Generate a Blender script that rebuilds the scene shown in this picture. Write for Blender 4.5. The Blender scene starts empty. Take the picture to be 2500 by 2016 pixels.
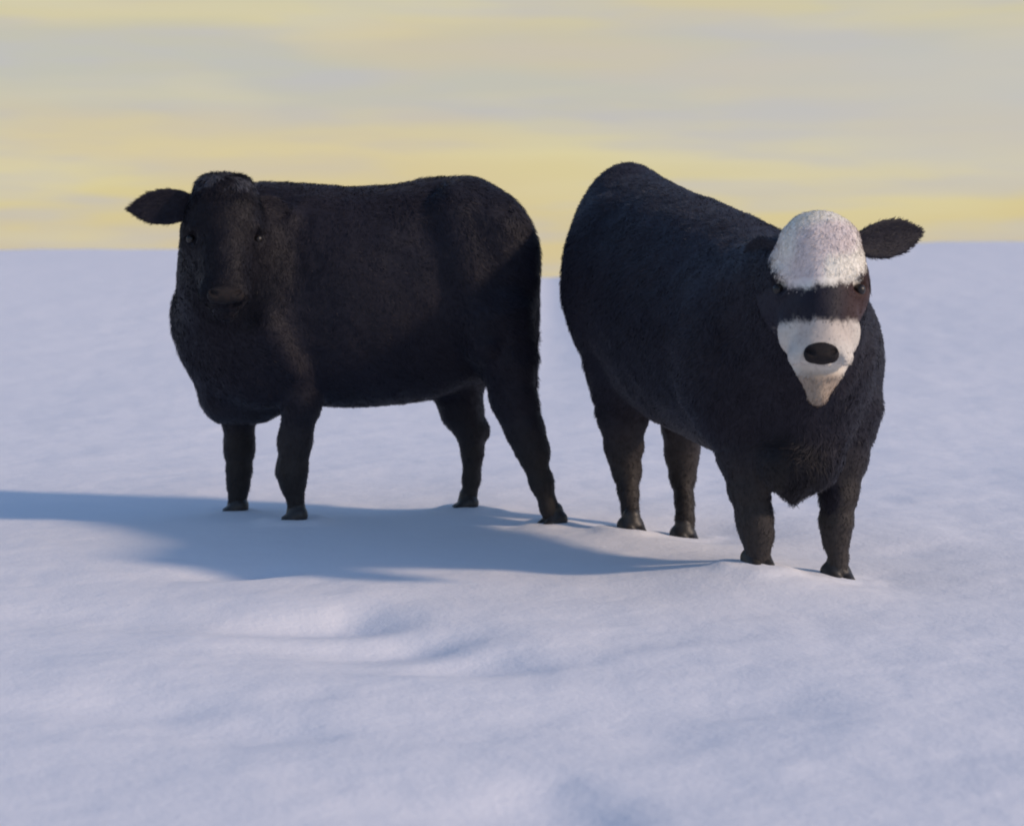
import bpy, math
import numpy as np
from mathutils import Vector, Matrix

# ------------------------------------------------------------------ camera, sky, sun
scene = bpy.context.scene
F = 5109.0            # focal length measured in pixels of the 2500-wide photograph
HZ = 600.0            # eye-level row of the photograph
CAMZ = 1.07
SUN_EL = math.radians(26.0)
SUN_AZ = math.atan2(-0.37, 1.0)       # angle of the direction towards the sun in the XY plane (right, a little to the camera's side)

cam_d = bpy.data.cameras.new('camera')
cam = bpy.data.objects.new('camera', cam_d)
scene.collection.objects.link(cam)
cam.location = (0, 0, CAMZ)
cam.rotation_euler = (math.radians(90), 0, 0)
cam_d.sensor_width = 36.0
cam_d.lens = 36.0 * F / 2500.0
cam_d.shift_y = -(1008.0 - HZ) / 2500.0
cam_d.clip_start = 0.1
cam_d.clip_end = 6000
cam_d.dof.use_dof = True
cam_d.dof.focus_distance = 6.9
cam_d.dof.aperture_fstop = 3.2
scene.camera = cam

scene.render.resolution_x = 1024
scene.render.resolution_y = 825
scene.view_settings.view_transform = 'Standard'
scene.view_settings.look = 'None'
scene.view_settings.exposure = 0.16
scene.view_settings.gamma = 1.0
scene.view_settings.use_curve_mapping = False
scene.render.engine = 'CYCLES'
scene.cycles.use_denoising = True
scene.cycles.filter_width = 2.0


def lin(r, g, b):
    f = lambda c: (c / 255 / 12.92) if c / 255 <= 0.04045 else ((c / 255 + 0.055) / 1.055) ** 2.4
    return (f(r), f(g), f(b), 1.0)


class NT:
    """small helper round a node tree"""
    def __init__(self, tree):
        self.t = tree
        tree.nodes.clear()

    def n(self, kind, ins=None, **props):
        nd = self.t.nodes.new(kind)
        for k, v in props.items():
            setattr(nd, k, v)
        for k, v in (ins or {}).items():
            s = nd.inputs[k]
            if isinstance(v, bpy.types.NodeSocket):
                self.t.links.new(v, s)
            else:
                s.default_value = v
        return nd

    def math(self, op, a, b=0.0, c=0.0, clamp=False):
        nd = self.n('ShaderNodeMath', {0: a, 1: b, 2: c}, operation=op)
        nd.use_clamp = clamp
        return nd.outputs[0]

    def mix(self, f, a, b, blend='MIX'):
        nd = self.t.nodes.new('ShaderNodeMix')
        nd.data_type = 'RGBA'
        nd.blend_type = blend
        for i, v in ((0, f), (6, a), (7, b)):
            s = nd.inputs[i]
            if isinstance(v, bpy.types.NodeSocket):
                self.t.links.new(v, s)
            else:
                s.default_value = v
        return nd.outputs[2]

    def ramp(self, f, stops, interp='LINEAR'):
        nd = self.n('ShaderNodeValToRGB', {0: f})
        cr = nd.color_ramp
        cr.interpolation = interp
        while len(cr.elements) > 1:
            cr.elements.remove(cr.elements[-1])
        cr.elements[0].position = stops[0][0]
        cr.elements[0].color = stops[0][1]
        for p, c in stops[1:]:
            e = cr.elements.new(p)
            e.color = c
        return nd.outputs[0]


SKY_STRENGTH = 0.15
world = bpy.data.worlds.new("World")
scene.world = world
world.use_nodes = True
w = NT(world.node_tree)
tc = w.n('ShaderNodeTexCoord').outputs['Generated']
sep = w.n('ShaderNodeSeparateXYZ', {0: tc})
sx, sy, sz = sep.outputs
sky = w.n('ShaderNodeTexSky')
sky.sky_type = 'NISHITA'
sky.sun_disc = False
sky.sun_elevation = SUN_EL
sky.sun_rotation = math.pi / 2 - SUN_AZ
sky.altitude = 300
sky.air_density = 1.0
sky.dust_density = 0.6
sky.ozone_density = 3.2
# thin cloud layers low over the horizon, drawn out sideways
def stretched(fx, fz, off):
    v = w.n('ShaderNodeVectorMath', {0: tc, 1: (fx, fx, fz)}, operation='MULTIPLY').outputs[0]
    return w.n('ShaderNodeVectorMath', {0: v, 1: off}, operation='ADD').outputs[0]
n1 = w.n('ShaderNodeTexNoise', {'Vector': stretched(6, 42, (3.1, 1.2, 7.7)), 'Scale': 1.0, 'Detail': 2.5, 'Roughness': 0.5}).outputs[0]
n2 = w.n('ShaderNodeTexNoise', {'Vector': stretched(9, 84, (8.4, 4.2, 1.3)), 'Scale': 1.0, 'Detail': 3.0, 'Roughness': 0.55}).outputs[0]
n3 = w.n('ShaderNodeTexNoise', {'Vector': stretched(5, 26, (0.4, 9.3, 5.5)), 'Scale': 1.0, 'Detail': 2.0, 'Roughness': 0.5}).outputs[0]
warp = w.math('MULTIPLY_ADD', w.math('SUBTRACT', n1, 0.5), 0.045, w.math('MULTIPLY', w.math('SUBTRACT', n2, 0.5), 0.018))
el = w.math('ADD', sz, warp)
pos = w.math('DIVIDE', el, 0.3, clamp=True)
def e(py):
    return max(0.0, (HZ - py) / F / 0.3)
bands = w.ramp(pos, [
    (0.0, lin(203, 187, 142)),
    (e(545), lin(204, 189, 142)),
    (e(470), lin(205, 192, 144)),
    (e(390), lin(208, 197, 154)),
    (e(325), lin(198, 190, 160)),
    (e(270), lin(186, 182, 169)),
    (e(180), lin(184, 182, 169)),
    (e(110), lin(187, 182, 165)),
    (e(40), lin(200, 190, 152)),
    (0.48, lin(190, 186, 168)),
    (1.0, lin(150, 162, 190))], 'LINEAR')
lav = w.ramp(n2, [(0.44, (0, 0, 0, 1)), (0.62, (1, 1, 1, 1))])
cl = w.mix(w.math('MULTIPLY', lav, 0.55), bands, lin(181, 178, 182))
yel = w.ramp(n1, [(0.50, (0, 0, 0, 1)), (0.66, (1, 1, 1, 1))])
cl = w.mix(w.math('MULTIPLY', yel, 0.42), cl, lin(209, 198, 160))
org = w.ramp(n3, [(0.50, (0, 0, 0, 1)), (0.66, (1, 1, 1, 1))])
cl = w.mix(w.math('MULTIPLY', org, 0.45), cl, lin(203, 186, 148))
# the cloud is thicker and greyer towards the right
az = w.math('MULTIPLY_ADD', sx, 6.0, -0.15, clamp=True)
hi = w.ramp(sz, [(0.022, (0, 0, 0, 1)), (0.045, (1, 1, 1, 1)), (0.085, (1, 1, 1, 1)), (0.11, (0.2, 0.2, 0.2, 1))])
cl = w.mix(w.math('MULTIPLY', w.math('MULTIPLY', az, hi), 0.6), cl, lin(186, 184, 182))
cloud = w.n('ShaderNodeVectorMath', {0: cl, 3: 1.0 / SKY_STRENGTH}, operation='SCALE').outputs[0]
cover = w.ramp(sz, [(0.0, (1, 1, 1, 1)), (0.13, (0.95, 0.95, 0.95, 1)), (0.30, (0.0, 0.0, 0.0, 1))], 'EASE')
col = w.mix(cover, sky.outputs[0], cloud)
bg = w.n('ShaderNodeBackground', {'Color': col, 'Strength': SKY_STRENGTH})
out = w.n('ShaderNodeOutputWorld', {'Surface': bg.outputs[0]})

sun_d = bpy.data.lights.new('sun', 'SUN')
sun_d.energy = 2.25
sun_d.angle = math.radians(4.0)
sun_d.color = (1.0, 0.76, 0.56)
sun = bpy.data.objects.new('sun', sun_d)
scene.collection.objects.link(sun)
sdir = Vector((math.cos(SUN_EL) * math.cos(SUN_AZ), math.cos(SUN_EL) * math.sin(SUN_AZ), math.sin(SUN_EL)))
sun.rotation_euler = (-sdir).to_track_quat('-Z', 'Y').to_euler()
sun.location = sdir * 30

rng = np.random.default_rng(7)
RES = 0.009


# ------------------------------------------------------------------ numpy helpers
def px(x, y, depth):
    """photo pixel + depth -> world point"""
    return np.array([(x - 1250.0) / F * depth, depth, CAMZ - (y - HZ) / F * depth])


_perm = rng.permutation(4096)
_val = rng.random(4096) * 2 - 1
def vnoise(p, seed=0):
    """value noise for (n,3) points, smooth"""
    i = np.floor(p).astype(np.int64)
    f = p - i
    f = f * f * f * (f * (f * 6 - 15) + 10)
    res = 0
    for dx in (0, 1):
        for dy in (0, 1):
            for dz in (0, 1):
                h = _perm[(i[..., 0] + dx + seed * 17) & 4095]
                h = _perm[(h + i[..., 1] + dy) & 4095]
                h = _perm[(h + i[..., 2] + dz) & 4095]
                wgt = (f[..., 0] if dx else 1 - f[..., 0]) * (f[..., 1] if dy else 1 - f[..., 1]) * (f[..., 2] if dz else 1 - f[..., 2])
                res = res + wgt * _val[h]
    return res


def smooth_table(xs, ys, step=0.01, sig=0.03):
    xs = np.array(xs, float); ys = np.array(ys, float)
    o = np.argsort(xs); xs, ys = xs[o], ys[o]
    g = np.arange(xs[0], xs[-1] + step, step)
    v = np.interp(g, xs, ys)
    r = int(3 * sig / step)
    k = np.exp(-0.5 * (np.arange(-r, r + 1) * step / sig) ** 2); k /= k.sum()
    v2 = np.convolve(np.pad(v, r, mode='edge'), k, 'valid')
    return g, v2


class Field:
    """signed-distance blend of rounded shapes, meshed by surface nets"""
    def __init__(self, lo, hi, res):
        self.res = res
        self.ax = [np.arange(lo[i], hi[i] + res, res) for i in range(3)]
        self.f = np.full([len(a) for a in self.ax], 1.0, np.float32)

    def _sub(self, lo, hi):
        sl = []
        for i in range(3):
            a = self.ax[i]
            i0 = max(0, int((lo[i] - a[0]) / self.res))
            i1 = min(len(a), int((hi[i] - a[0]) / self.res) + 2)
            sl.append(slice(i0, max(i0 + 1, i1)))
        g = np.meshgrid(*[self.ax[i][sl[i]] for i in range(3)], indexing='ij')
        return tuple(sl), np.stack(g, -1)

    def _blend(self, sl, d, k, sub=False):
        a = self.f[sl]
        if sub:
            h = np.clip(0.5 - 0.5 * (a + d) / k, 0, 1)
            self.f[sl] = a * (1 - h) - d * h + k * h * (1 - h)
        else:
            h = np.clip(0.5 + 0.5 * (d - a) / k, 0, 1)
            self.f[sl] = d * (1 - h) + a * h - k * h * (1 - h)

    def cone(self, a, b, ra, rb, k=0.04, sub=False):
        a = np.array(a, float); b = np.array(b, float)
        m = max(ra, rb) + k * 1.5 + 0.03
        sl, P = self._sub(np.minimum(a, b) - m, np.maximum(a, b) + m)
        ab = b - a
        t = np.clip(((P - a) @ ab) / (ab @ ab + 1e-12), 0, 1)
        d = np.linalg.norm(P - a - t[..., None] * ab, axis=-1) - (ra + (rb - ra) * t)
        self._blend(sl, d, k, sub)

    def chain(self, pts, k=0.03):
        for (p, r), (q, s) in zip(pts[:-1], pts[1:]):
            self.cone(p, q, r, s, k)

    def ell(self, c, r, R=None, k=0.04, sub=False):
        c = np.array(c, float); r = np.array(r, float)
        m = r.max() + k * 1.5 + 0.03
        sl, P = self._sub(c - m, c + m)
        q = P - c
        if R is not None:
            q = q @ np.array(R).T         # rows of R are the axes
        k0 = np.linalg.norm(q / r, axis=-1)
        k1 = np.linalg.norm(q / (r * r), axis=-1)
        d = k0 * (k0 - 1) / np.maximum(k1, 1e-6)
        self._blend(sl, d, k, sub)

    def trunk(self, table, k=0.05, expo=2.3, cy=lambda x: 0.0 * x, sig=0.03, belly=0.0, etop=None):
        """table rows: x, top, bottom, half width"""
        T = np.array(table, float)
        g, zt = smooth_table(T[:, 0], T[:, 1], sig=sig)
        _, zb = smooth_table(T[:, 0], T[:, 2], sig=sig)
        _, hw = smooth_table(T[:, 0], T[:, 3], sig=sig)
        lo = [g[0] - 0.1, -hw.max() - 0.12, zb.min() - 0.1]
        hi = [g[-1] + 0.1, hw.max() + 0.12, zt.max() + 0.1]
        sl, P = self._sub(lo, hi)
        x = P[..., 0]
        xc = np.clip(x, g[0], g[-1])
        top = np.interp(xc, g, zt); bot = np.interp(xc, g, zb); w_ = np.interp(xc, g, hw)
        mid = bot + (top - bot) * 0.52
        h = np.where(P[..., 2] > mid, top - mid, mid - bot)
        yy = np.abs(P[..., 1] - cy(x)) / (w_ * (1 - belly * np.clip((mid - P[..., 2]) / h, 0, 1)))
        zz = np.abs(P[..., 2] - mid) / h
        if etop:
            expo = np.where(P[..., 2] > mid, etop, expo)
        r = (yy ** expo + zz ** expo) ** (1 / expo)
        d = (r - 1) * np.minimum(w_, h) * 0.9
        ex = np.abs(x - xc)
        d = np.where(ex > 0, np.sqrt(np.maximum(d, 0) ** 2 + ex ** 2) + np.minimum(d, 0) * (ex <= 0), d)
        self._blend(sl, d.astype(np.float32), k)

    def mesh(self, iso=0.0):
        f = self.f - iso
        s = f < 0
        nx, ny, nz = f.shape
        c = [s[i:nx - 1 + i, j:ny - 1 + j, k:nz - 1 + k] for i in (0, 1) for j in (0, 1) for k in (0, 1)]
        cnt = sum(x.astype(np.int8) for x in c)
        act = (cnt > 0) & (cnt < 8)
        idx = np.full(act.shape, -1, np.int64)
        cells = np.argwhere(act)
        idx[act] = np.arange(len(cells))
        acc = np.zeros((len(cells), 3)); num = np.zeros(len(cells))
        for axis in range(3):
            o1, o2 = [a for a in range(3) if a != axis]
            for u in (0, 1):
                for v in (0, 1):
                    a = cells.copy(); a[:, o1] += u; a[:, o2] += v
                    b = a.copy(); b[:, axis] += 1
                    fa = f[a[:, 0], a[:, 1], a[:, 2]]; fb = f[b[:, 0], b[:, 1], b[:, 2]]
                    m = (fa < 0) != (fb < 0)
                    t = np.where(m, fa / np.where(m, fa - fb, 1), 0)
                    p = a.astype(float); p[:, axis] += t
                    acc[m] += p[m]; num[m] += 1
        V = acc / num[:, None]
        V = np.stack([self.ax[i][0] + V[:, i] * self.res for i in range(3)], 1)
        Q = []
        for axis in range(3):
            o1, o2 = [(1, 2), (2, 0), (0, 1)][axis]
            sa = [slice(None)] * 3; sb = [slice(None)] * 3
            sa[axis] = slice(0, -1); sb[axis] = slice(1, None)
            A = s[tuple(sa)]; B = s[tuple(sb)]
            e_ = np.argwhere(A != B)
            ok = (e_[:, o1] > 0) & (e_[:, o2] > 0) & (e_[:, o1] < f.shape[o1] - 1) & (e_[:, o2] < f.shape[o2] - 1)
            e_ = e_[ok]
            ins = A[e_[:, 0], e_[:, 1], e_[:, 2]]
            def cell(u, v):
                q = e_.copy(); q[:, o1] -= u; q[:, o2] -= v
                return idx[q[:, 0], q[:, 1], q[:, 2]]
            q = np.stack([cell(1, 1), cell(0, 1), cell(0, 0), cell(1, 0)], 1)
            q[~ins] = q[~ins][:, ::-1]
            Q.append(q)
        return V, np.concatenate(Q)


def vert_normals(V, Q):
    n = np.cross(V[Q[:, 2]] - V[Q[:, 0]], V[Q[:, 3]] - V[Q[:, 1]])
    N = np.zeros_like(V)
    for i in range(4):
        np.add.at(N, Q[:, i], n)
    return N / np.maximum(np.linalg.norm(N, axis=1, keepdims=True), 1e-9), n


def hairs(V, Q, N, count, length, flow, lift, width, clump=14.0, keep=None, dense=None):
    """short bent strands over a quad surface: returns verts, faces (tris + quads), normals, root index"""
    fn = np.cross(V[Q[:, 2]] - V[Q[:, 0]], V[Q[:, 3]] - V[Q[:, 1]])
    area = np.linalg.norm(fn, axis=1)
    if dense is not None:
        area = area * dense(V[Q[:, 0]])
    fi = rng.choice(len(Q), count, p=area / area.sum())
    a, b = rng.random(count)[:, None], rng.random(count)[:, None]
    q = Q[fi]
    P = (V[q[:, 0]] * (1 - a) + V[q[:, 1]] * a) * (1 - b) + (V[q[:, 3]] * (1 - a) + V[q[:, 2]] * a) * b
    n = N[q[:, 0]] * (1 - a) * (1 - b) + N[q[:, 1]] * a * (1 - b) + N[q[:, 2]] * a * b + N[q[:, 3]] * (1 - a) * b
    n /= np.linalg.norm(n, axis=1, keepdims=True) + 1e-9
    if keep is not None:
        m = keep(P)
        P, n = P[m], n[m]
    c = len(P)
    L = length(P) * (0.55 + 0.75 * rng.random(c))
    fl = flow(P, n)
    cl_ = np.stack([vnoise(P * clump, s) for s in (1, 2, 3)], 1)
    d = fl + 0.75 * cl_ + 0.28 * rng.normal(size=(c, 3))
    d -= (d * n).sum(1, keepdims=True) * n
    d /= np.linalg.norm(d, axis=1, keepdims=True) + 1e-9
    lf = lift * (0.7 + 0.6 * rng.random(c))[:, None]
    d1 = d * (1 - lf * 0.6) + n * lf * 1.35
    d1 /= np.linalg.norm(d1, axis=1, keepdims=True)
    d2 = d + n * lf * 0.55
    d2 /= np.linalg.norm(d2, axis=1, keepdims=True)
    side = np.cross(d, n) + 0.35 * rng.normal(size=(c, 3))
    side -= (side * d1).sum(1, keepdims=True) * d1
    side /= np.linalg.norm(side, axis=1, keepdims=True) + 1e-9
    wd = (width * (0.6 + 0.8 * rng.random(c)))[:, None] * 0.5
    r0 = P - n * 0.003
    m1 = r0 + d1 * (L * 0.5)[:, None]
    t1 = m1 + d2 * (L * 0.5)[:, None]
    HV = np.stack([r0 - side * wd, r0 + side * wd, m1 + side * wd * 0.75, m1 - side * wd * 0.75, t1], 1).reshape(-1, 3)
    base = np.arange(c) * 5
    quads = np.stack([base, base + 1, base + 2, base + 3], 1)
    tris = np.stack([base + 3, base + 2, base + 4], 1)
    HN = n[:, None, :] + 0.35 * np.stack([d1, d1, d2, d2, d2], 1) * 0 + 0.18 * rng.normal(size=(c, 1, 3))
    HN = np.repeat(HN, 5, axis=1) if HN.shape[1] == 1 else HN
    HN = (HN / np.linalg.norm(HN, axis=2, keepdims=True)).reshape(-1, 3)
    return HV, quads, tris, HN, np.repeat(P, 5, axis=0)


def to_object(name, V, quads, tris, normals, mat, colors=None, parent=None):
    me = bpy.data.meshes.new(name)
    nv = len(V); nq = len(quads); nt = 0 if tris is None else len(tris)
    me.vertices.add(nv)
    me.vertices.foreach_set('co', np.asarray(V, np.float32).ravel())
    loops = quads.ravel() if nt == 0 else np.concatenate([quads.ravel(), tris.ravel()])
    me.loops.add(len(loops))
    me.loops.foreach_set('vertex_index', loops.astype(np.int32))
    me.polygons.add(nq + nt)
    starts = np.concatenate([np.arange(nq) * 4, nq * 4 + np.arange(nt) * 3])
    me.polygons.foreach_set('loop_start', starts.astype(np.int32))
    me.polygons.foreach_set('use_smooth', np.ones(nq + nt, bool))
    me.update(calc_edges=True)
    if colors is not None:
        at = me.color_attributes.new('coat', 'FLOAT_COLOR', 'POINT')
        c4 = np.ones((nv, 4), np.float32); c4[:, :3] = colors
        at.data.foreach_set('color', c4.ravel())
    if normals is not None:
        me.normals_split_custom_set_from_vertices([tuple(x) for x in normals.tolist()])
    me.materials.append(mat)
    ob = bpy.data.objects.new(name, me)
    scene.collection.objects.link(ob)
    if parent is not None:
        ob.parent = parent
    return ob


# ------------------------------------------------------------------ materials
def new_mat(name):
    m = bpy.data.materials.new(name)
    m.use_nodes = True
    return m, NT(m.node_tree)


mat_fur, t = new_mat('cow_hair')
att = t.n('ShaderNodeAttribute', attribute_name='coat').outputs['Color']
geo = t.n('ShaderNodeNewGeometry')
rnd = geo.outputs['Random Per Island']
cvar = t.mix(1.0, att, t.ramp(rnd, [(0, (0.84, 0.84, 0.84, 1)), (1, (1.12, 1.11, 1.1, 1))]), 'MULTIPLY')
bs = t.n('ShaderNodeBsdfPrincipled', {'Base Color': cvar, 'Roughness': 0.62, 'Specular IOR Level': 0.22,
                                      'Sheen Weight': 0.07, 'Sheen Roughness': 0.45, 'Sheen Tint': (0.8, 0.85, 1.0, 1)})
t.n('ShaderNodeOutputMaterial', {'Surface': bs.outputs[0]})

mat_hoof, t = new_mat('hoof_horn')
nz = t.n('ShaderNodeTexNoise', {'Scale': 40.0, 'Detail': 4.0}).outputs[0]
bs = t.n('ShaderNodeBsdfPrincipled', {'Base Color': t.ramp(nz, [(0.3, (0.012, 0.011, 0.011, 1)), (0.7, (0.035, 0.03, 0.027, 1))]),
                                      'Roughness': 0.5})
t.n('ShaderNodeOutputMaterial', {'Surface': bs.outputs[0]})

mat_nose, t = new_mat('damp_nose_skin')
vo = t.n('ShaderNodeTexVoronoi', {'Scale': 180.0}).outputs['Distance']
bp = t.n('ShaderNodeBump', {'Height': vo, 'Strength': 0.5, 'Distance': 0.002}).outputs[0]
nz = t.n('ShaderNodeTexNoise', {'Scale': 14.0, 'Detail': 3.0}).outputs[0]
bs = t.n('ShaderNodeBsdfPrincipled', {'Base Color': t.ramp(nz, [(0.4, (0.009, 0.008, 0.010, 1)), (0.75, (0.022, 0.014, 0.012, 1))]),
                                      'Roughness': 0.65, 'Specular IOR Level': 0.25, 'Normal': bp})
t.n('ShaderNodeOutputMaterial', {'Surface': bs.outputs[0]})

mat_eye, t = new_mat('dark_eye')
bs = t.n('ShaderNodeBsdfPrincipled', {'Base Color': (0.008, 0.006, 0.006, 1), 'Roughness': 0.4})
t.n('ShaderNodeOutputMaterial', {'Surface': bs.outputs[0]})

mat_snow, t = new_mat('snow')
tco = t.n('ShaderNodeTexCoord').outputs['Object']
b1 = t.n('ShaderNodeTexNoise', {'Vector': tco, 'Scale': 3.0, 'Detail': 5.0, 'Roughness': 0.5}).outputs[0]
b2 = t.n('ShaderNodeTexNoise', {'Vector': tco, 'Scale': 55.0, 'Detail': 4.0, 'Roughness': 0.6}).outputs[0]
hgt = t.math('MULTIPLY_ADD', b2, 0.10, b1)
bp = t.n('ShaderNodeBump', {'Height': hgt, 'Strength': 0.6, 'Distance': 0.035}).outputs[0]
bs = t.n('ShaderNodeBsdfPrincipled', {'Base Color': (0.82, 0.82, 0.85, 1), 'Roughness': 0.75, 'Specular IOR Level': 0.2, 'Normal': bp,
                                      'Sheen Weight': 0.0})
t.n('ShaderNodeOutputMaterial', {'Surface': bs.outputs[0]})

# ------------------------------------------------------------------ feet (where the photo shows them meet the snow)
feet_dark = {   # side-on cow: pixel x, pixel y, depth
    'near_front': px(720, 1272, 8.03), 'far_front': px(577, 1250, 8.35),
    'near_hind': px(1350, 1282, 8.00), 'far_hind': px(1138, 1242, 8.37)}
feet_white = {
    'hind_a': px(1543, 1298, 7.80), 'hind_b': px(1671, 1318, 7.96),
    'front_a': px(1850, 1380, 6.84), 'front_b': px(2045, 1414, 6.915)}
feet = list(feet_dark.values()) + list(feet_white.values())

# ------------------------------------------------------------------ snow field
def fbm(x, y, f0, octs, seed, gain=0.5):
    r = 0; amp = 1.0; tot = 0
    for o in range(octs):
        p = np.stack([x * f0 * 2 ** o + 31.7 * o, y * f0 * 2 ** o + 11.3 * o, np.full_like(x, seed * 7.3 + o)], -1)
        r = r + amp * vnoise(p, seed + o); tot += amp; amp *= gain
    return r / tot

# hollows: photo x, photo y, long radius, short radius, depth, turn (deg, in plan)
hollow_px = [(640, 1375, .12, .14, .045, 30), (850, 1485, .16, .17, .080, 15), (985, 1540, .17, .16, .065, 15), (1160, 1590, .17, .15, .050, 10),
             (1340, 1930, .11, .17, .045, 10), (1430, 1990, .09, .12, .03, 10), (400, 1700, .18, .16, .035, 0), (640, 1760, .16, .16, .03, 0), (1500, 1760, .25, .25, .025, 0),
             (2200, 1330, .25, .2, .03, 5), (300, 1480, .2, .2, .03, 0), (1900, 1700, .2, .2, .03, 0)]
hollows = []
for hx, hy, ra, rb, dp, tr in hollow_px:
    q = px(hx, hy, CAMZ * F / (hy - HZ))
    hollows.append((q[0], q[1], ra, rb, dp, math.radians(tr)))

def height0(x, y):
    r = np.hypot(x, y)
    # broad swell whose crest is the skyline: lower in the middle, gently higher to the left and right
    u = x / np.maximum(y, 1.0)
    crest = 1.07 - (0.0065 * np.exp(-((u - 0.018) / 0.050) ** 2) + 0.0095 * np.exp(-((u - 0.018) / 0.032) ** 2) ) * 34.0
    crest = crest - 0.10 * np.clip(-u / 0.25, -1, 1) * 0.8
    tt = np.clip((y - 11.0) / 23.0, 0, 1)
    z = (crest) * (tt * tt * (3 - 2 * tt)) ** 1.15
    z = z - 0.03 * np.clip(y - 34, 0, None) ** 1.0 * np.clip((y - 34) / 8, 0, 1)
    z = z + 0.10 * fbm(x, y, 0.13, 2, 3) * np.clip((np.abs(y - 8) + 1) / 8, 0.12, 1.0) * np.clip(1 - (y - 20) / 20, 0.15, 1)
    z = z + 0.020 * fbm(x, y * 1.1, 0.55, 2, 9) + 0.010 * fbm(x, y, 2.1, 4, 21, 0.55)
    lump = np.clip(fbm(x, y, 1.5, 2, 33), 0, 1)
    z = z + 0.012 * lump
    wx = fbm(x, y, 3.0, 2, 51); wy = fbm(x, y, 3.0, 2, 61)
    for hx, hy, ra, rb, dp, a in hollows:
        dx = (x - hx) * math.cos(a) + (y - hy) * math.sin(a)
        dy = -(x - hx) * math.sin(a) + (y - hy) * math.cos(a)
        dx = dx + 0.05 * wx; dy = dy + 0.05 * wy; dx = np.where(dx > 0, dx, dx / 2.6)
        g = np.exp(-((dx / ra) ** 2 + (dy / rb) ** 2))
        z = z - dp * 0.75 * g
    return z

FX = np.array([f[0] for f in feet]); FY = np.array([f[1] for f in feet]); FZ = np.array([f[2] for f in feet])
SG = 0.30
A = np.exp(-((FX[:, None] - FX) ** 2 + (FY[:, None] - FY) ** 2) / SG ** 2)
W = np.linalg.solve(A, FZ - height0(FX, FY))

def height(x, y):
    z = height0(x, y)
    for i in range(len(FX)):
        d2 = (x - FX[i]) ** 2 + (y - FY[i]) ** 2
        z = z + W[i] * np.exp(-d2 / SG ** 2)
    for i in range(len(FX)):
        d = np.sqrt((x - FX[i]) ** 2 + (y - FY[i]) ** 2)
        z = z + 0.012 * np.exp(-(d / 0.11) ** 4) + 0.010 * np.exp(-((d - 0.12) / 0.04) ** 2) * (0.6 + 0.8 * vnoise(np.stack([x * 9, y * 9, x * 0], -1), 5))
    return z

def axis(fine_lo, fine_hi, step, far_lo, far_hi, grow=1.09):
    a = list(np.arange(fine_lo, fine_hi, step))
    s = step
    lo = []
    v = fine_lo
    while v > far_lo:
        s *= grow; v -= s; lo.append(v)
    s = step; v = a[-1]
    hi = []
    while v < far_hi:
        s *= grow; v += s; hi.append(v)
    return np.array(lo[::-1] + a + hi)

gx = axis(-3.2, 3.2, 0.016, -900, 900, 1.07)
gy = axis(3.4, 10.2, 0.018, -60, 1500, 1.035)
X, Y = np.meshgrid(gx, gy, indexing='ij')
Z = height(X, Y)
GV = np.stack([X, Y, Z], -1).reshape(-1, 3)
nyy = len(gy)
ii, jj = np.meshgrid(np.arange(len(gx) - 1), np.arange(nyy - 1), indexing='ij')
b0 = (ii * nyy + jj).ravel()
GQ = np.stack([b0, b0 + nyy, b0 + nyy + 1, b0 + 1], 1)
ground = to_object('snow_ground', GV, GQ, None, None, mat_snow)
ground['kind'] = 'structure'
ground['label'] = 'soft snow covered field with shallow blue hollows running to the skyline'

# ------------------------------------------------------------------ cows
def frame(origin, heading):
    h = np.array([heading[0], heading[1], 0.0]); h /= np.linalg.norm(h)
    l = np.array([-h[1], h[0], 0.0])
    R = np.stack([h, l, [0, 0, 1.0]])          # rows are the local axes
    o = np.array([origin[0], origin[1], 0.0])
    return o, R


def head_prims(fd, O, S, T, N, tuft=0.0, chin=0.0, wide=1.0):
    c = lambda s, t_, n: O + S * s + T * t_ + N * n
    R = np.stack([S, T, N])
    fd.ell(c(0, .135, -.115), (.132 * wide, .145, .125), R, 0.03)
    fd.ell(c(0, .10, -.05), (.120 * wide, .105, .075), R, 0.03)
    if tuft:
        fd.ell(c(0, .03, -.07), (.085, .045, .07), R, 0.04)
    fd.cone(c(0, .17, -.10), c(0, .40, -.075), .113 * wide, .086 * wide, 0.03)
    fd.ell(c(0, .455, -.065), (.096 * wide, .070, .078), R, 0.03)
    fd.ell(c(0, .30, -.03), (.05, .12, .045), R, 0.04)
    for s in (-1, 1):
        fd.cone(c(.062 * s, .20, -.185), c(.04 * s, .43, -.125), .085, .058, 0.03)
        fd.ell(c(.105 * s, .205, -.060), (.034, .040, .036), R, 0.025)
        fd.ell(c(.058 * s, .475, -.055), (.042, .042, .055), R, 0.02)
    fd.ell(c(0, .505, -.115), (.058, .050, .045), R, 0.02)
    if chin:
        fd.cone(c(0, .48, -.10), c(.008, .568, -.105), .090, .046, 0.03)
    for s in (-1, 1):
        fd.ell(c(.128 * s, .232, -.062), (.024, .020, .022), R, 0.01, sub=True)
        fd.ell(c(.046 * s, .492, .010), (.017, .021, .028), R, 0.008, sub=True)
    # mouth line
    for s in (-1, 1):
        fd.cone(c(0, .522, -.026), c(.048 * s, .512, -.036), .009, .009, 0.008, sub=True)
        fd.cone(c(.048 * s, .512, -.036), c(.088 * s, .485, -.085), .009, .007, 0.008, sub=True)


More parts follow.
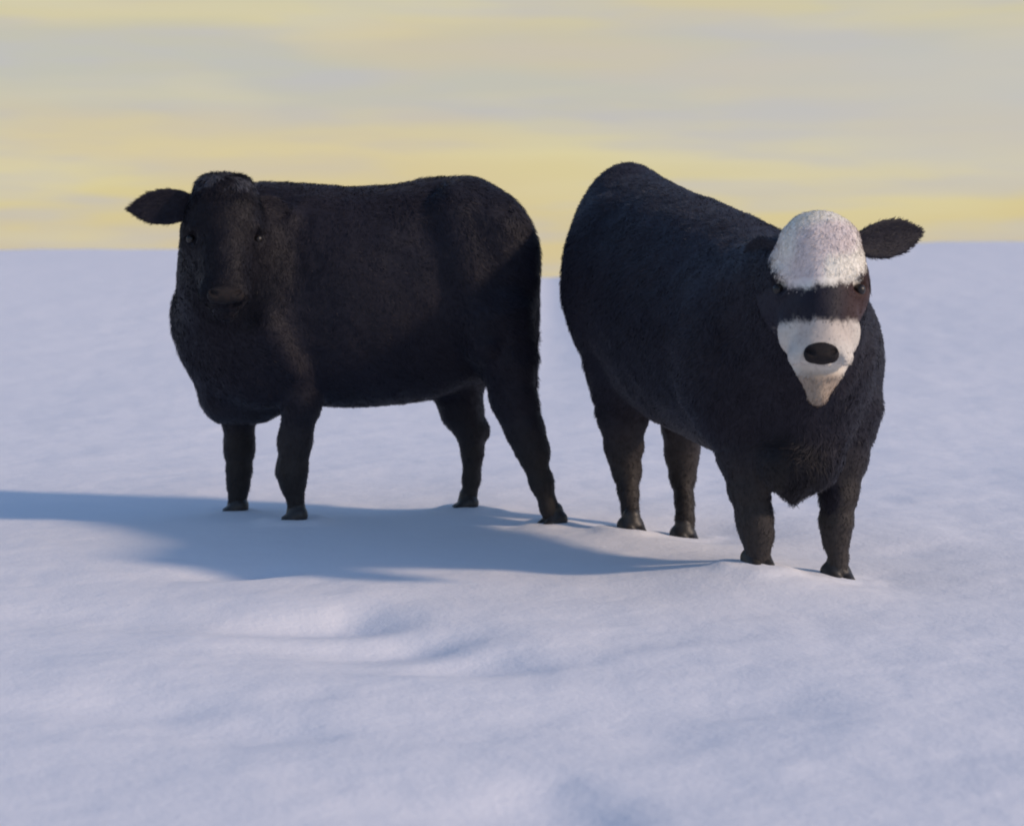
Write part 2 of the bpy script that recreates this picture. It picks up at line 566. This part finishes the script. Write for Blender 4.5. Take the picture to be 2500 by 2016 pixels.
def build_ear(root, base, tip, facing, length_scale, colr, droop=0.0, wid=0.062):
    """one leaf-shaped cupped ear from base to tip, opening towards `facing`"""
    base = np.array(base); tip = np.array(tip)
    e_ = tip - base; L = np.linalg.norm(e_); e_ = e_ / L
    n = np.array(facing, float); n -= (n @ e_) * e_; n /= np.linalg.norm(n)
    v = np.cross(n, e_)
    res = 0.005
    fd = Field((-0.02, -0.09, -0.06), (L + 0.03, 0.09, 0.06), res)
    g = np.stack(np.meshgrid(*fd.ax, indexing='ij'), -1)
    u = g[..., 0] / L
    gu, gw = smooth_table([-0.1, 0.0, 0.18, 0.42, 0.68, 0.86, 1.0, 1.1], [.026, .032, wid * .82, wid, wid * .86, wid * .5, .004, 0.001], 0.01, 0.035)
    w_ = np.maximum(np.interp(u, gu, gw), 0.001)
    vv = g[..., 1] / w_
    th = 0.006 + 0.014 * np.clip(1 - u, 0, 1)
    camber = 0.022 * (1 - np.minimum(vv ** 2, 1.5)) * np.clip(1 - 0.5 * u, 0, 1)
    nn = (g[..., 2] + camber - 0.01) / th
    r = np.sqrt(vv ** 2 + nn ** 2)
    d = (r - 1) * np.minimum(w_, th)
    d = np.maximum(d, np.maximum(g[..., 0] - L, -0.015 - g[..., 0]))
    fd.f[...] = d
    V, Q = fd.mesh()
    V = base + V[:, :1] * e_ + V[:, 1:2] * v + V[:, 2:3] * n
    Nn, _ = vert_normals(V, Q)
    HV, hq, ht, HN, HP = hairs(V, Q, Nn, 3800, lambda P: np.full(len(P), 0.018), lambda P, q: np.repeat(e_[None] * 1.4, len(P), 0), 0.45, 0.0026)
    nV = len(V)
    C = colr(np.concatenate([V, HP]))
    return to_object('ear', np.concatenate([V, HV]), np.concatenate([Q, hq + nV]), ht + nV, np.concatenate([Nn, HN]), mat_fur, C, root)


def build_hoof(root, p, toe, turn=0.0):
    toe = np.array([toe[0], toe[1], 0.0]); toe /= np.linalg.norm(toe)
    l = np.array([-toe[1], toe[0], 0.0])
    fd = Field((-0.08, -0.08, -0.02), (0.10, 0.08, 0.10), 0.004)
    for s in (-1, 1):
        fd.cone((-0.018, .021 * s, .040), (.038, .023 * s, .012), .031, .022, 0.004)
        fd.cone((-0.018, .018 * s, .020), (.030, .023 * s, .010), .027, .022, 0.006)
    fd.cone((-0.006, 0, .072), (-0.006, 0, .05), .034, .040, 0.012)
    g = np.meshgrid(*fd.ax, indexing='ij')[2]
    fd.f = np.maximum(fd.f, -g - 0.004).astype(np.float32)
    V, Q = fd.mesh()
    V = np.array(p) + V[:, :1] * toe + V[:, 1:2] * l + V[:, 2:3] * np.array([0, 0, 1.0])
    Nn, _ = vert_normals(V, Q)
    return to_object('hoof', V, Q, None, Nn, mat_hoof, None, root)


def ico_ball(name, c, r, mat, root):
    fd = Field((-r * 1.3,) * 3, (r * 1.3,) * 3, r / 9)
    fd.ell((0, 0, 0), (r, r, r), None, 0.001)
    V, Q = fd.mesh()
    Nn = V / np.linalg.norm(V, axis=1, keepdims=True)
    return to_object(name, V + np.array(c), Q, None, Nn, mat, None, root)


def build_nose(root, O, S, T, N, wide=1.0):
    """bare nose pad between the nostrils"""
    fd = Field((-.10, -.05, -.06), (.10, .06, .05), 0.004)
    fd.ell((0, 0, 0), (.060 * wide, .030, .022), None, 0.01)
    fd.ell((0, .018, -.012), (.045 * wide, .018, .018), None, 0.012)
    for s in (-1, 1):
        fd.ell((.040 * s * wide, .006, -.004), (.028 * wide, .026, .022), None, 0.008)
        fd.cone((.036 * s * wide, .008, .022), (.052 * s * wide, -.002, .010), .0095, .007, 0.005, sub=True)
    V, Q = fd.mesh()
    c = O + T * (.478 if wide == 1 else .462) + N * .004
    V = c + V[:, :1] * S + V[:, 1:2] * T + V[:, 2:3] * N
    Nn, _ = vert_normals(V, Q)
    m = (Nn * N).sum(1).mean()
    return to_object('nose', V, Q, None, Nn, mat_nose, None, root)


def finish_body(root, fd, o, R, iso, color, length, flow, count, lift=0.30, width=0.0030, dense=None):
    V, Q = fd.mesh(iso)
    # keep the largest connected run: everything is blended, only drop stray specks
    Vw = o + V @ R
    nn = vnoise(Vw * 9.0, 3)[:, None] * 0.0045 + vnoise(Vw * 26.0, 4)[:, None] * 0.0022
    Nn, _ = vert_normals(Vw, Q)
    Vw = Vw + Nn * nn
    Nn, _ = vert_normals(Vw, Q)
    HV, hq, ht, HN, HP = hairs(Vw, Q, Nn, count, length, flow, lift, width, dense=dense)
    nV = len(Vw)
    C1 = sum(color(Vw + rng.normal(0, 0.006, Vw.shape), None) for _ in range(8)) / 8
    HP = HP + np.repeat(rng.normal(0, 0.0055, (len(HP) // 5, 3)), 5, axis=0)
    C = np.concatenate([C1, color(HP, None)])
    return to_object('body', np.concatenate([Vw, HV]), np.concatenate([Q, hq + nV]), ht + nV, np.concatenate([Nn, HN]), mat_fur, C, root)


def ramp01(x, a, b):
    t_ = np.clip((x - a) / (b - a), 0, 1)
    return t_ * t_ * (3 - 2 * t_)


def black_coat(P, brown_low=1.0, keep=None):
    """natural coat: blue-black with rusty brown wear on the legs and flanks' lower hair"""
    n = len(P)
    c = np.tile(np.array([0.0120, 0.0115, 0.0205]), (n, 1))
    nz_ = vnoise(P * 2.6, 11) * 0.6 + vnoise(P * 7.0, 12) * 0.4
    k = np.clip(nz_ * 0.9 + 0.35, 0, 1)[:, None]
    c = c * (1 - 0.35 * k) + np.array([0.017, 0.013, 0.016]) * 0.6 * k
    low = (1 - ramp01(P[:, 2], 0.22, 0.50))[:, None] * brown_low
    if keep is not None:
        low = np.where(keep[:, None], 0.0, low)
    c = c * (1 - low) + (np.array([0.038, 0.033, 0.032]) * (0.85 + 0.3 * nz_[:, None])) * low
    return c


def new_root(name, loc, label, cat):
    r = bpy.data.objects.new(name, None)
    scene.collection.objects.link(r)
    r.location = loc
    r.empty_display_size = 0.2
    r['label'] = label
    r['category'] = cat
    bpy.context.view_layer.update()
    return r


def reparent(root):
    for ch in [c for c in scene.objects if c.parent == root]:
        # the mesh was made in world space: bring it to the empty's frame
        ch.data.transform(Matrix.Translation(-root.location))


# ---- side-on black cow ------------------------------------------------------
D0 = 8.2
o1, R1 = frame((px(860, 600, D0)[0], D0), (-1, 0.0))
def loc1(x, y, lat):
    p = px(x, y, D0 - lat)
    return (p - o1) @ R1.T
root1 = new_root('cow', (o1[0], o1[1], 0), 'all black shaggy cow standing side-on, dark face turned to the viewer', 'cow')
fd = Field((-0.95, -0.55, -0.03), (0.95, 0.80, 1.50), RES)
X0 = 860.0
tab1 = [(1314, .88, .80, .03), (1308, 1.06, .66, .12), (1298, 1.13, .60, .17), (1280, 1.215, .56, .21), (1240, 1.29, .53, .25), (1172, 1.355, .515, .285),
        (1060, 1.348, .455, .32), (942, 1.318, .43, .35), (856, 1.315, .425, .355), (741, 1.328, .43, .335), (640, 1.338, .405, .30),
        (560, 1.30, .375, .26), (526, 1.22, .40, .225), (496, 1.12, .49, .19), (464, 1.00, .60, .14), (440, .92, .69, .10), (424, .86, .75, .04)]
fd.trunk([((X0 - a) / F * D0, b, c, d_) for a, b, c, d_ in tab1], k=0.02, expo=2.35)
# shoulder, hip and thigh masses
fd.ell(loc1(640, 800, .20), (.20, .15, .30), None, 0.08)
fd.ell(loc1(640, 800, -.16), (.20, .13, .30), None, 0.08)
fd.ell(loc1(1200, 640, .16), (.20, .15, .27), None, 0.08)
fd.ell(loc1(1190, 640, -.14), (.20, .14, .27), None, 0.08)
fd.ell(loc1(1130, 470, .12), (.09, .07, .05), None, 0.06)
fd.cone(loc1(700, 540, .24), loc1(645, 800, .335), .05, .055, 0.05)
fd.cone(loc1(645, 800, .335), loc1(715, 900, .29), .055, .05, 0.05)
fd.cone(loc1(1110, 490, .20), loc1(1215, 560, .225), .05, .045, 0.07)
fd.cone(loc1(1100, 520, .235), loc1(1180, 840, .29), .05, .075, 0.09)
# near front leg
fd.chain([(loc1(712, 880, .19), .12), (loc1(735, 985, .19), .082), (loc1(721, 1075, .18), .070), (loc1(713, 1150, .17), .063), (loc1(715, 1185, .17), .053),
          (loc1(721, 1225, .17), .038), (loc1(721, 1252, .17), .043)], 0.03)
# far front leg
fd.chain([(loc1(590, 900, -.13), .12), (loc1(583, 1010, -.14), .078), (loc1(584, 1090, -.15), .064), (loc1(584, 1150, -.15), .053), (loc1(582, 1185, -.15), .046),
          (loc1(580, 1215, -.15), .037), (loc1(578, 1232, -.15), .042)], 0.03)
# near hind leg, stretched back
fd.chain([(loc1(1205, 780, .19), .17), (loc1(1240, 880, .20), .118), (loc1(1254, 975, .20), .094), (loc1(1280, 1045, .20), .080), (loc1(1300, 1100, .20), .070),
          (loc1(1322, 1180, .20), .054), (loc1(1338, 1235, .20), .042), (loc1(1349, 1262, .20), .042)], 0.03)
# far hind leg, with its hock pointing back
fd.chain([(loc1(1150, 820, -.15), .16), (loc1(1115, 935, -.16), .115), (loc1(1128, 1000, -.17), .092), (loc1(1152, 1050, -.17), .070), (loc1(1153, 1105, -.17), .052),
          (loc1(1151, 1170, -.17), .045), (loc1(1144, 1212, -.17), .039), (loc1(1139, 1228, -.17), .042)], 0.03)
fd.cone(loc1(1180, 1040, -.17), loc1(1190, 1062, -.17), .028, .018, 0.03)
fd.ell(loc1(610, 960, 0.0), (.16, .14, .12), None, 0.06)
fd.ell(loc1(535, 960, 0.0), (.085, .12, .11), None, 0.06)
fd.ell(loc1(478, 650, .10), (.075, .14, .20), None, 0.06)
# neck bending towards the viewer
hd1 = px(548, 420, 7.78)
view1 = np.array([0.16, -1.0, 0.0]); view1 /= np.linalg.norm(view1)
tl = math.radians(20)
N1w = view1 * math.cos(tl) + np.array([0, 0, math.sin(tl)]); T1w = view1 * math.sin(tl) - np.array([0, 0, math.cos(tl)])
S1w = np.cross(T1w, N1w)
O1 = (hd1 - o1) @ R1.T; S1, T1, N1 = R1 @ S1w, R1 @ T1w, R1 @ N1w
cc = O1 + T1 * .17 - N1 * .16
fd.cone(cc, loc1(640, 700, 0.06), .165, .30, 0.06)
fd.cone(cc - N1 * .02 + T1 * .05, loc1(572, 820, 0.05), .14, .225, 0.08)
head_prims(fd, O1, S1, T1, N1, tuft=1.0, wide=1.1)
for s in (-1, 1):
    fd.ell(O1 + S1 * .060 * s + T1 * .035 - N1 * .08, (.05, .05, .05), None, 0.04)
# tail lying against the rump
fd.chain([(loc1(1238, 500, 0.0), .040), (loc1(1276, 560, 0.0), .030), (loc1(1297, 680, 0.01), .024), (loc1(1301, 830, 0.02), .024), (loc1(1297, 930, 0.03), .028), (loc1(1292, 975, .03), .018)], 0.03)

def flow1(P, n):
    d = np.tile(np.array([0.75, 0.0, -0.75]), (len(P), 1))
    # crown of the head: hair falls forward
    q = (P - hd1)
    hh = (np.linalg.norm(q, axis=1) < 0.55)[:, None] * (P[:, 1:2] < 7.95)
    d = np.where(hh, T1w * 1.0, d)
    leg = (P[:, 2:3] < 0.4)
    return np.where(leg, np.array([0.1, 0, -1.3]), d)
def len1(P):
    L = 0.019 + 0.010 * ramp01(vnoise(P * 3, 8), -0.4, 0.6)
    q = np.linalg.norm(P - (hd1 + T1w * .25), axis=1)
    L = np.where((q < .33) & (P[:, 1] < 7.95), 0.017, L)
    t_ = (P - hd1) @ T1w
    L = np.where((q < .4) & (t_ < .10) & (P[:, 1] < 7.95), 0.028, L)
    L = np.where(P[:, 2] < .45, 0.017, L)
    tail = (P[:, 0] > px(1300, 0, 8.2)[0]) & (P[:, 2] < 0.75) & (P[:, 2] > 0.45)
    return np.where(tail, 0.032, L)
def col1(P, h):
    c = black_coat(P)
    t_ = (P - hd1) @ T1w
    q = np.linalg.norm(P - (hd1 - N1w * .06), axis=1)
    qf = np.linalg.norm(P - (hd1 + T1w * .3 - N1w * .05), axis=1)
    c = c * (1 - 0.35 * (1 - ramp01(qf, .22, .36)))[:, None]  # face coat painted darker to offset the sun falling on it
    fr = (1 - ramp01(q, .08, .20)) * (vnoise(P * 45, 31) > -0.15) * (t_ < .06)
    return c * (1 - fr[:, None] * .6) + np.array([0.13, 0.135, 0.16]) * (fr * .6)[:, None]
finish_body(root1, fd, o1, R1, -0.010, col1, len1, flow1, 165000, dense=lambda P: 1 + 2.0 * (np.linalg.norm(P - (hd1 + T1w * .3), axis=1) < .36))
for k_, fp in feet_dark.items():
    build_hoof(root1, fp + np.array([0, 0, -0.016]), (-1, -0.12) if 'front' in k_ else ((-1, -0.1) if 'far' in k_ else (-0.9, -0.5)))
ear_col = lambda P: black_coat(P) * 1.0
e0 = hd1 + T1w * .085 - N1w * .12
build_ear(root1, e0 - S1w * .105 if S1w[0] > 0 else e0 + S1w * .105, px(312, 512, 7.80), (0.25, -1, 0.1), 1, ear_col, wid=.070)
build_ear(root1, e0 + S1w * .105 if S1w[0] > 0 else e0 - S1w * .105, px(705, 520, 7.93), (0.5, -1, 0.1), 1, ear_col, wid=.050)
for s in (-1, 1):
    ico_ball('eye', hd1 + S1w * .124 * s + T1w * .232 - N1w * .094, .0175, mat_eye, root1)
build_nose(root1, hd1, S1w, T1w, N1w)
reparent(root1)

# ---- white-faced cow in three-quarter view ------------------------------------
o2, R2 = frame((0.745, 7.38), (.363, -.932))
root2 = new_root('cow', (o2[0], o2[1], 0), 'black cow with white forehead and muzzle, head lowered, standing three-quarters towards the viewer', 'cow')
fd = Field((-1.05, -0.62, -0.09), (1.42, 0.62, 1.52), RES)
tab2 = [(-.90, 1.02, .80, .04), (-.87, 1.35, .62, .20), (-.82, 1.42, .52, .27), (-.68, 1.36, .46, .335), (-.45, 1.305, .42, .345), (-.2, 1.255, .375, .350), (.05, 1.20, .345, .350),
        (.3, 1.14, .31, .330), (.5, 1.04, .31, .300), (.62, .98, .36, .25), (.72, .95, .45, .20), (.79, .80, .60, .06)]
fd.trunk(tab2, k=0.02, expo=2.3, sig=0.025, belly=0.14, etop=1.95)
def w2(p):
    return (np.array(p) - o2) @ R2.T
# rump and shoulders
fd.ell((-.60, -.17, .93), (.21, .16, .29), None, 0.08)
fd.ell((-.60, .17, .93), (.21, .16, .29), None, 0.08)
fd.ell((.42, -.19, .68), (.20, .16, .30), None, 0.08)
fd.ell((.42, .20, .68), (.20, .17, .28), None, 0.08)
fd.cone((.50, .0, .46), (.60, .0, .38), .18, .12, 0.08)
fd.cone(w2(px(1940, 1150, 6.78)), w2(px(1938, 1222, 6.78)), .08, .020, 0.06)
def P2(x, y, d):
    return w2(px(x, y, d))
# hind leg nearer the left of the picture
fd.chain([(P2(1530, 900, 7.86), .17), (P2(1520, 1010, 7.90), .105), (P2(1523, 1090, 7.93), .080), (P2(1530, 1150, 7.93), .062), (P2(1535, 1205, 7.88), .046), (P2(1538, 1245, 7.84), .040),
          (P2(1542, 1275, 7.82), .045)], 0.03)
fd.chain([(P2(1690, 930, 7.98), .15), (P2(1668, 1030, 8.02), .092), (P2(1665, 1110, 8.06), .070), (P2(1667, 1165, 8.06), .056), (P2(1671, 1220, 8.01), .044), (P2(1672, 1262, 7.98), .039),
          (P2(1671, 1292, 7.97), .045)], 0.03)
# front legs
fd.chain([(P2(1835, 1000, 6.92), .15), (P2(1815, 1110, 6.88), .098), (P2(1828, 1190, 6.86), .076), (P2(1842, 1268, 6.84), .067), (P2(1850, 1310, 6.84), .056), (P2(1850, 1345, 6.84), .045),
          (P2(1849, 1362, 6.84), .048)], 0.03)
fd.chain([(P2(2060, 1000, 6.98), .14), (P2(2056, 1120, 6.95), .090), (P2(2049, 1200, 6.93), .070), (P2(2041, 1275, 6.92), .060), (P2(2041, 1320, 6.92), .048), (P2(2046, 1362, 6.92), .036),
          (P2(2045, 1395, 6.915), .043)], 0.03)
# tail behind
fd.chain([((-.84, 0, 1.28), .045), ((-.93, 0, 1.15), .03), ((-.95, 0, .8), .026), ((-.93, 0, .5), .035), ((-.92, 0, .42), .02)], 0.03)
hd2 = px(2000, 503, 6.42)
view2 = np.array([-0.10, -1.0, 0.0]); view2 /= np.linalg.norm(view2)
tl = math.radians(17)
N2w = view2 * math.cos(tl) + np.array([0, 0, math.sin(tl)]); T2w = view2 * math.sin(tl) - np.array([0, 0, math.cos(tl)])
S2w = np.cross(T2w, N2w)
O2 = w2(hd2); S2, T2, N2 = R2 @ S2w, R2 @ T2w, R2 @ N2w
cc = O2 + T2 * .18 - N2 * .17
fd.cone(cc, (.28, -.02, .82), .165, .285, 0.06)
fd.cone(cc + T2 * .06, (.50, .0, .66), .15, .24, 0.06)
fd.ell(w2(px(1930, 1135, 6.78)), (.10, .12, .10), None, 0.05)
for s in (-1, 1):
    fd.ell(O2 + S2 * .072 * s + T2 * .37 - N2 * .105, (.062, .062, .085), None, 0.04)
head_prims(fd, O2, S2, T2, N2, tuft=0.0, chin=1.0, wide=1.08)
head_c = hd2 + T2w * .27 - N2w * .1

def in_head(P):
    q = P - hd2
    t_ = q @ T2w; n_ = q @ N2w; s_ = q @ S2w
    return s_, t_, n_
def face_white(P):
    """coat pattern: white forehead, dark band over the eyes, white muzzle, tan chin"""
    s_, t_, n_ = in_head(P)
    jit = 0.008 * vnoise(P * 38, 6) + 0.006 * vnoise(P * 90, 7)
    near = (n_ > -0.185 + jit) & (t_ > -0.06) & (t_ < 0.66) & (np.abs(s_) < .20)
    sg = np.sign(S2w[0])
    x = s_ * sg                                     # + = right in the picture
    edge1 = 0.258 + 0.35 * np.clip(x, -1, 0.0) * -0.0 - 0.42 * np.clip(x - 0.02, 0, 1) - 0.25 * np.clip(-x - .075, 0, 1) + jit
    fore = near & (t_ < edge1) & (n_ > -0.135 + jit) & ((x / (.148)) ** 2 + ((t_ - .10) / .175) ** 2 < 1.05 + 8 * jit)
    edge2 = 0.362 + jit - 0.25 * np.clip(np.abs(x + 0.01) - .065, 0, 1)
    muz = near & (t_ > edge2) & (n_ > -.19)
    return near, fore, muz, x, t_
def brisket(P):
    q = (P - o2) @ R2.T
    return (np.abs(q[:, 1]) < .12) & (q[:, 0] > .36) & (q[:, 2] > .2)
def col2(P, h):
    c = black_coat(P, 1.0, brisket(P))
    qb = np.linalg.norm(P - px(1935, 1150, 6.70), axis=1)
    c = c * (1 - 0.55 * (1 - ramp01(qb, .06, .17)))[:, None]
    near, fore, muz, x, t_ = face_white(P)
    warm = ramp01(vnoise(P * 11, 15), -0.25, 0.5)[:, None]
    white = np.array([0.84, 0.81, 0.72]) * (1 - warm) + np.array([0.70, 0.62, 0.60]) * warm
    c = np.where(fore[:, None], white, c)
    wm = np.array([0.60, 0.56, 0.50]) * (1 - 0.35 * warm) + np.array([0.40, 0.30, 0.26]) * 0.35 * warm
    tan = np.array([0.36, 0.285, 0.22])
    k = ramp01(t_, .49, .53)[:, None]
    c = np.where(muz[:, None], wm * (1 - k) + tan * k, c)
    # rusty brown hair beside the eyes in the dark band
    band = near & ~fore & ~muz & (t_ > .15) & (t_ < .40) & (x > .04)
    kk = (ramp01(x, .03, .12) * 0.85)[:, None]
    c = np.where(band[:, None], c * (1 - kk) + np.array([0.050, 0.022, 0.017]) * kk, c)
    return c
def flow2(P, n):
    h = R2[0]
    d = np.tile(-h * 0.75 + np.array([0, 0, -0.75]), (len(P), 1))
    s_, t_, n_ = in_head(P)
    hh = ((np.abs(s_) < .2) & (t_ > -.05) & (t_ < .66) & (n_ > -.2))[:, None]
    d = np.where(hh, T2w * 1.0 + S2w * np.sign(s_)[:, None] * .35, d)
    return np.where(P[:, 2:3] < .38, np.array([-0.05, 0.1, -1.3]), d)
def len2(P):
    L = 0.019 + 0.010 * ramp01(vnoise(P * 3, 8), -0.4, 0.6)
    s_, t_, n_ = in_head(P)
    hh = (np.abs(s_) < .2) & (t_ > -.05) & (t_ < .66) & (n_ > -.2)
    L = np.where(hh, np.where(t_ < .22, .015, .010), L)
    L = np.where(hh & (t_ > .5) & (n_ < -.02), .013, L)
    L = np.where(np.linalg.norm(P - px(1935, 1160, 6.70), axis=1) < .14, .034, L)
    return np.where((P[:, 2] < .42) & ~hh & ~brisket(P), 0.017, L)
finish_body(root2, fd, o2, R2, -0.010, col2, len2, flow2, 185000, dense=lambda P: 1 + 2.5 * (np.linalg.norm(P - (hd2 + T2w * .3), axis=1) < .36))
for k_, fp in feet_white.items():
    build_hoof(root2, fp + np.array([0, 0, -0.016]), (.30, -.95))
sg = 1 if S2w[0] > 0 else -1
e0 = hd2 + T2w * .088 - N2w * .12
build_ear(root2, e0 + S2w * sg * .118, px(2250, 566, 6.60), (0.1, -1, -.05), 1, ear_col, wid=.062)
build_ear(root2, e0 - S2w * sg * .105 + T2w * .03, px(1822, 610, 6.78), (-.5, -1, 0.0), 1, ear_col, wid=.050)
for s in (-1, 1):
    ico_ball('eye', hd2 + S2w * .124 * s + T2w * .240 - N2w * .094, .0180, mat_eye, root2)
build_nose(root2, hd2, S2w, T2w, N2w, 0.78)
reparent(root2)
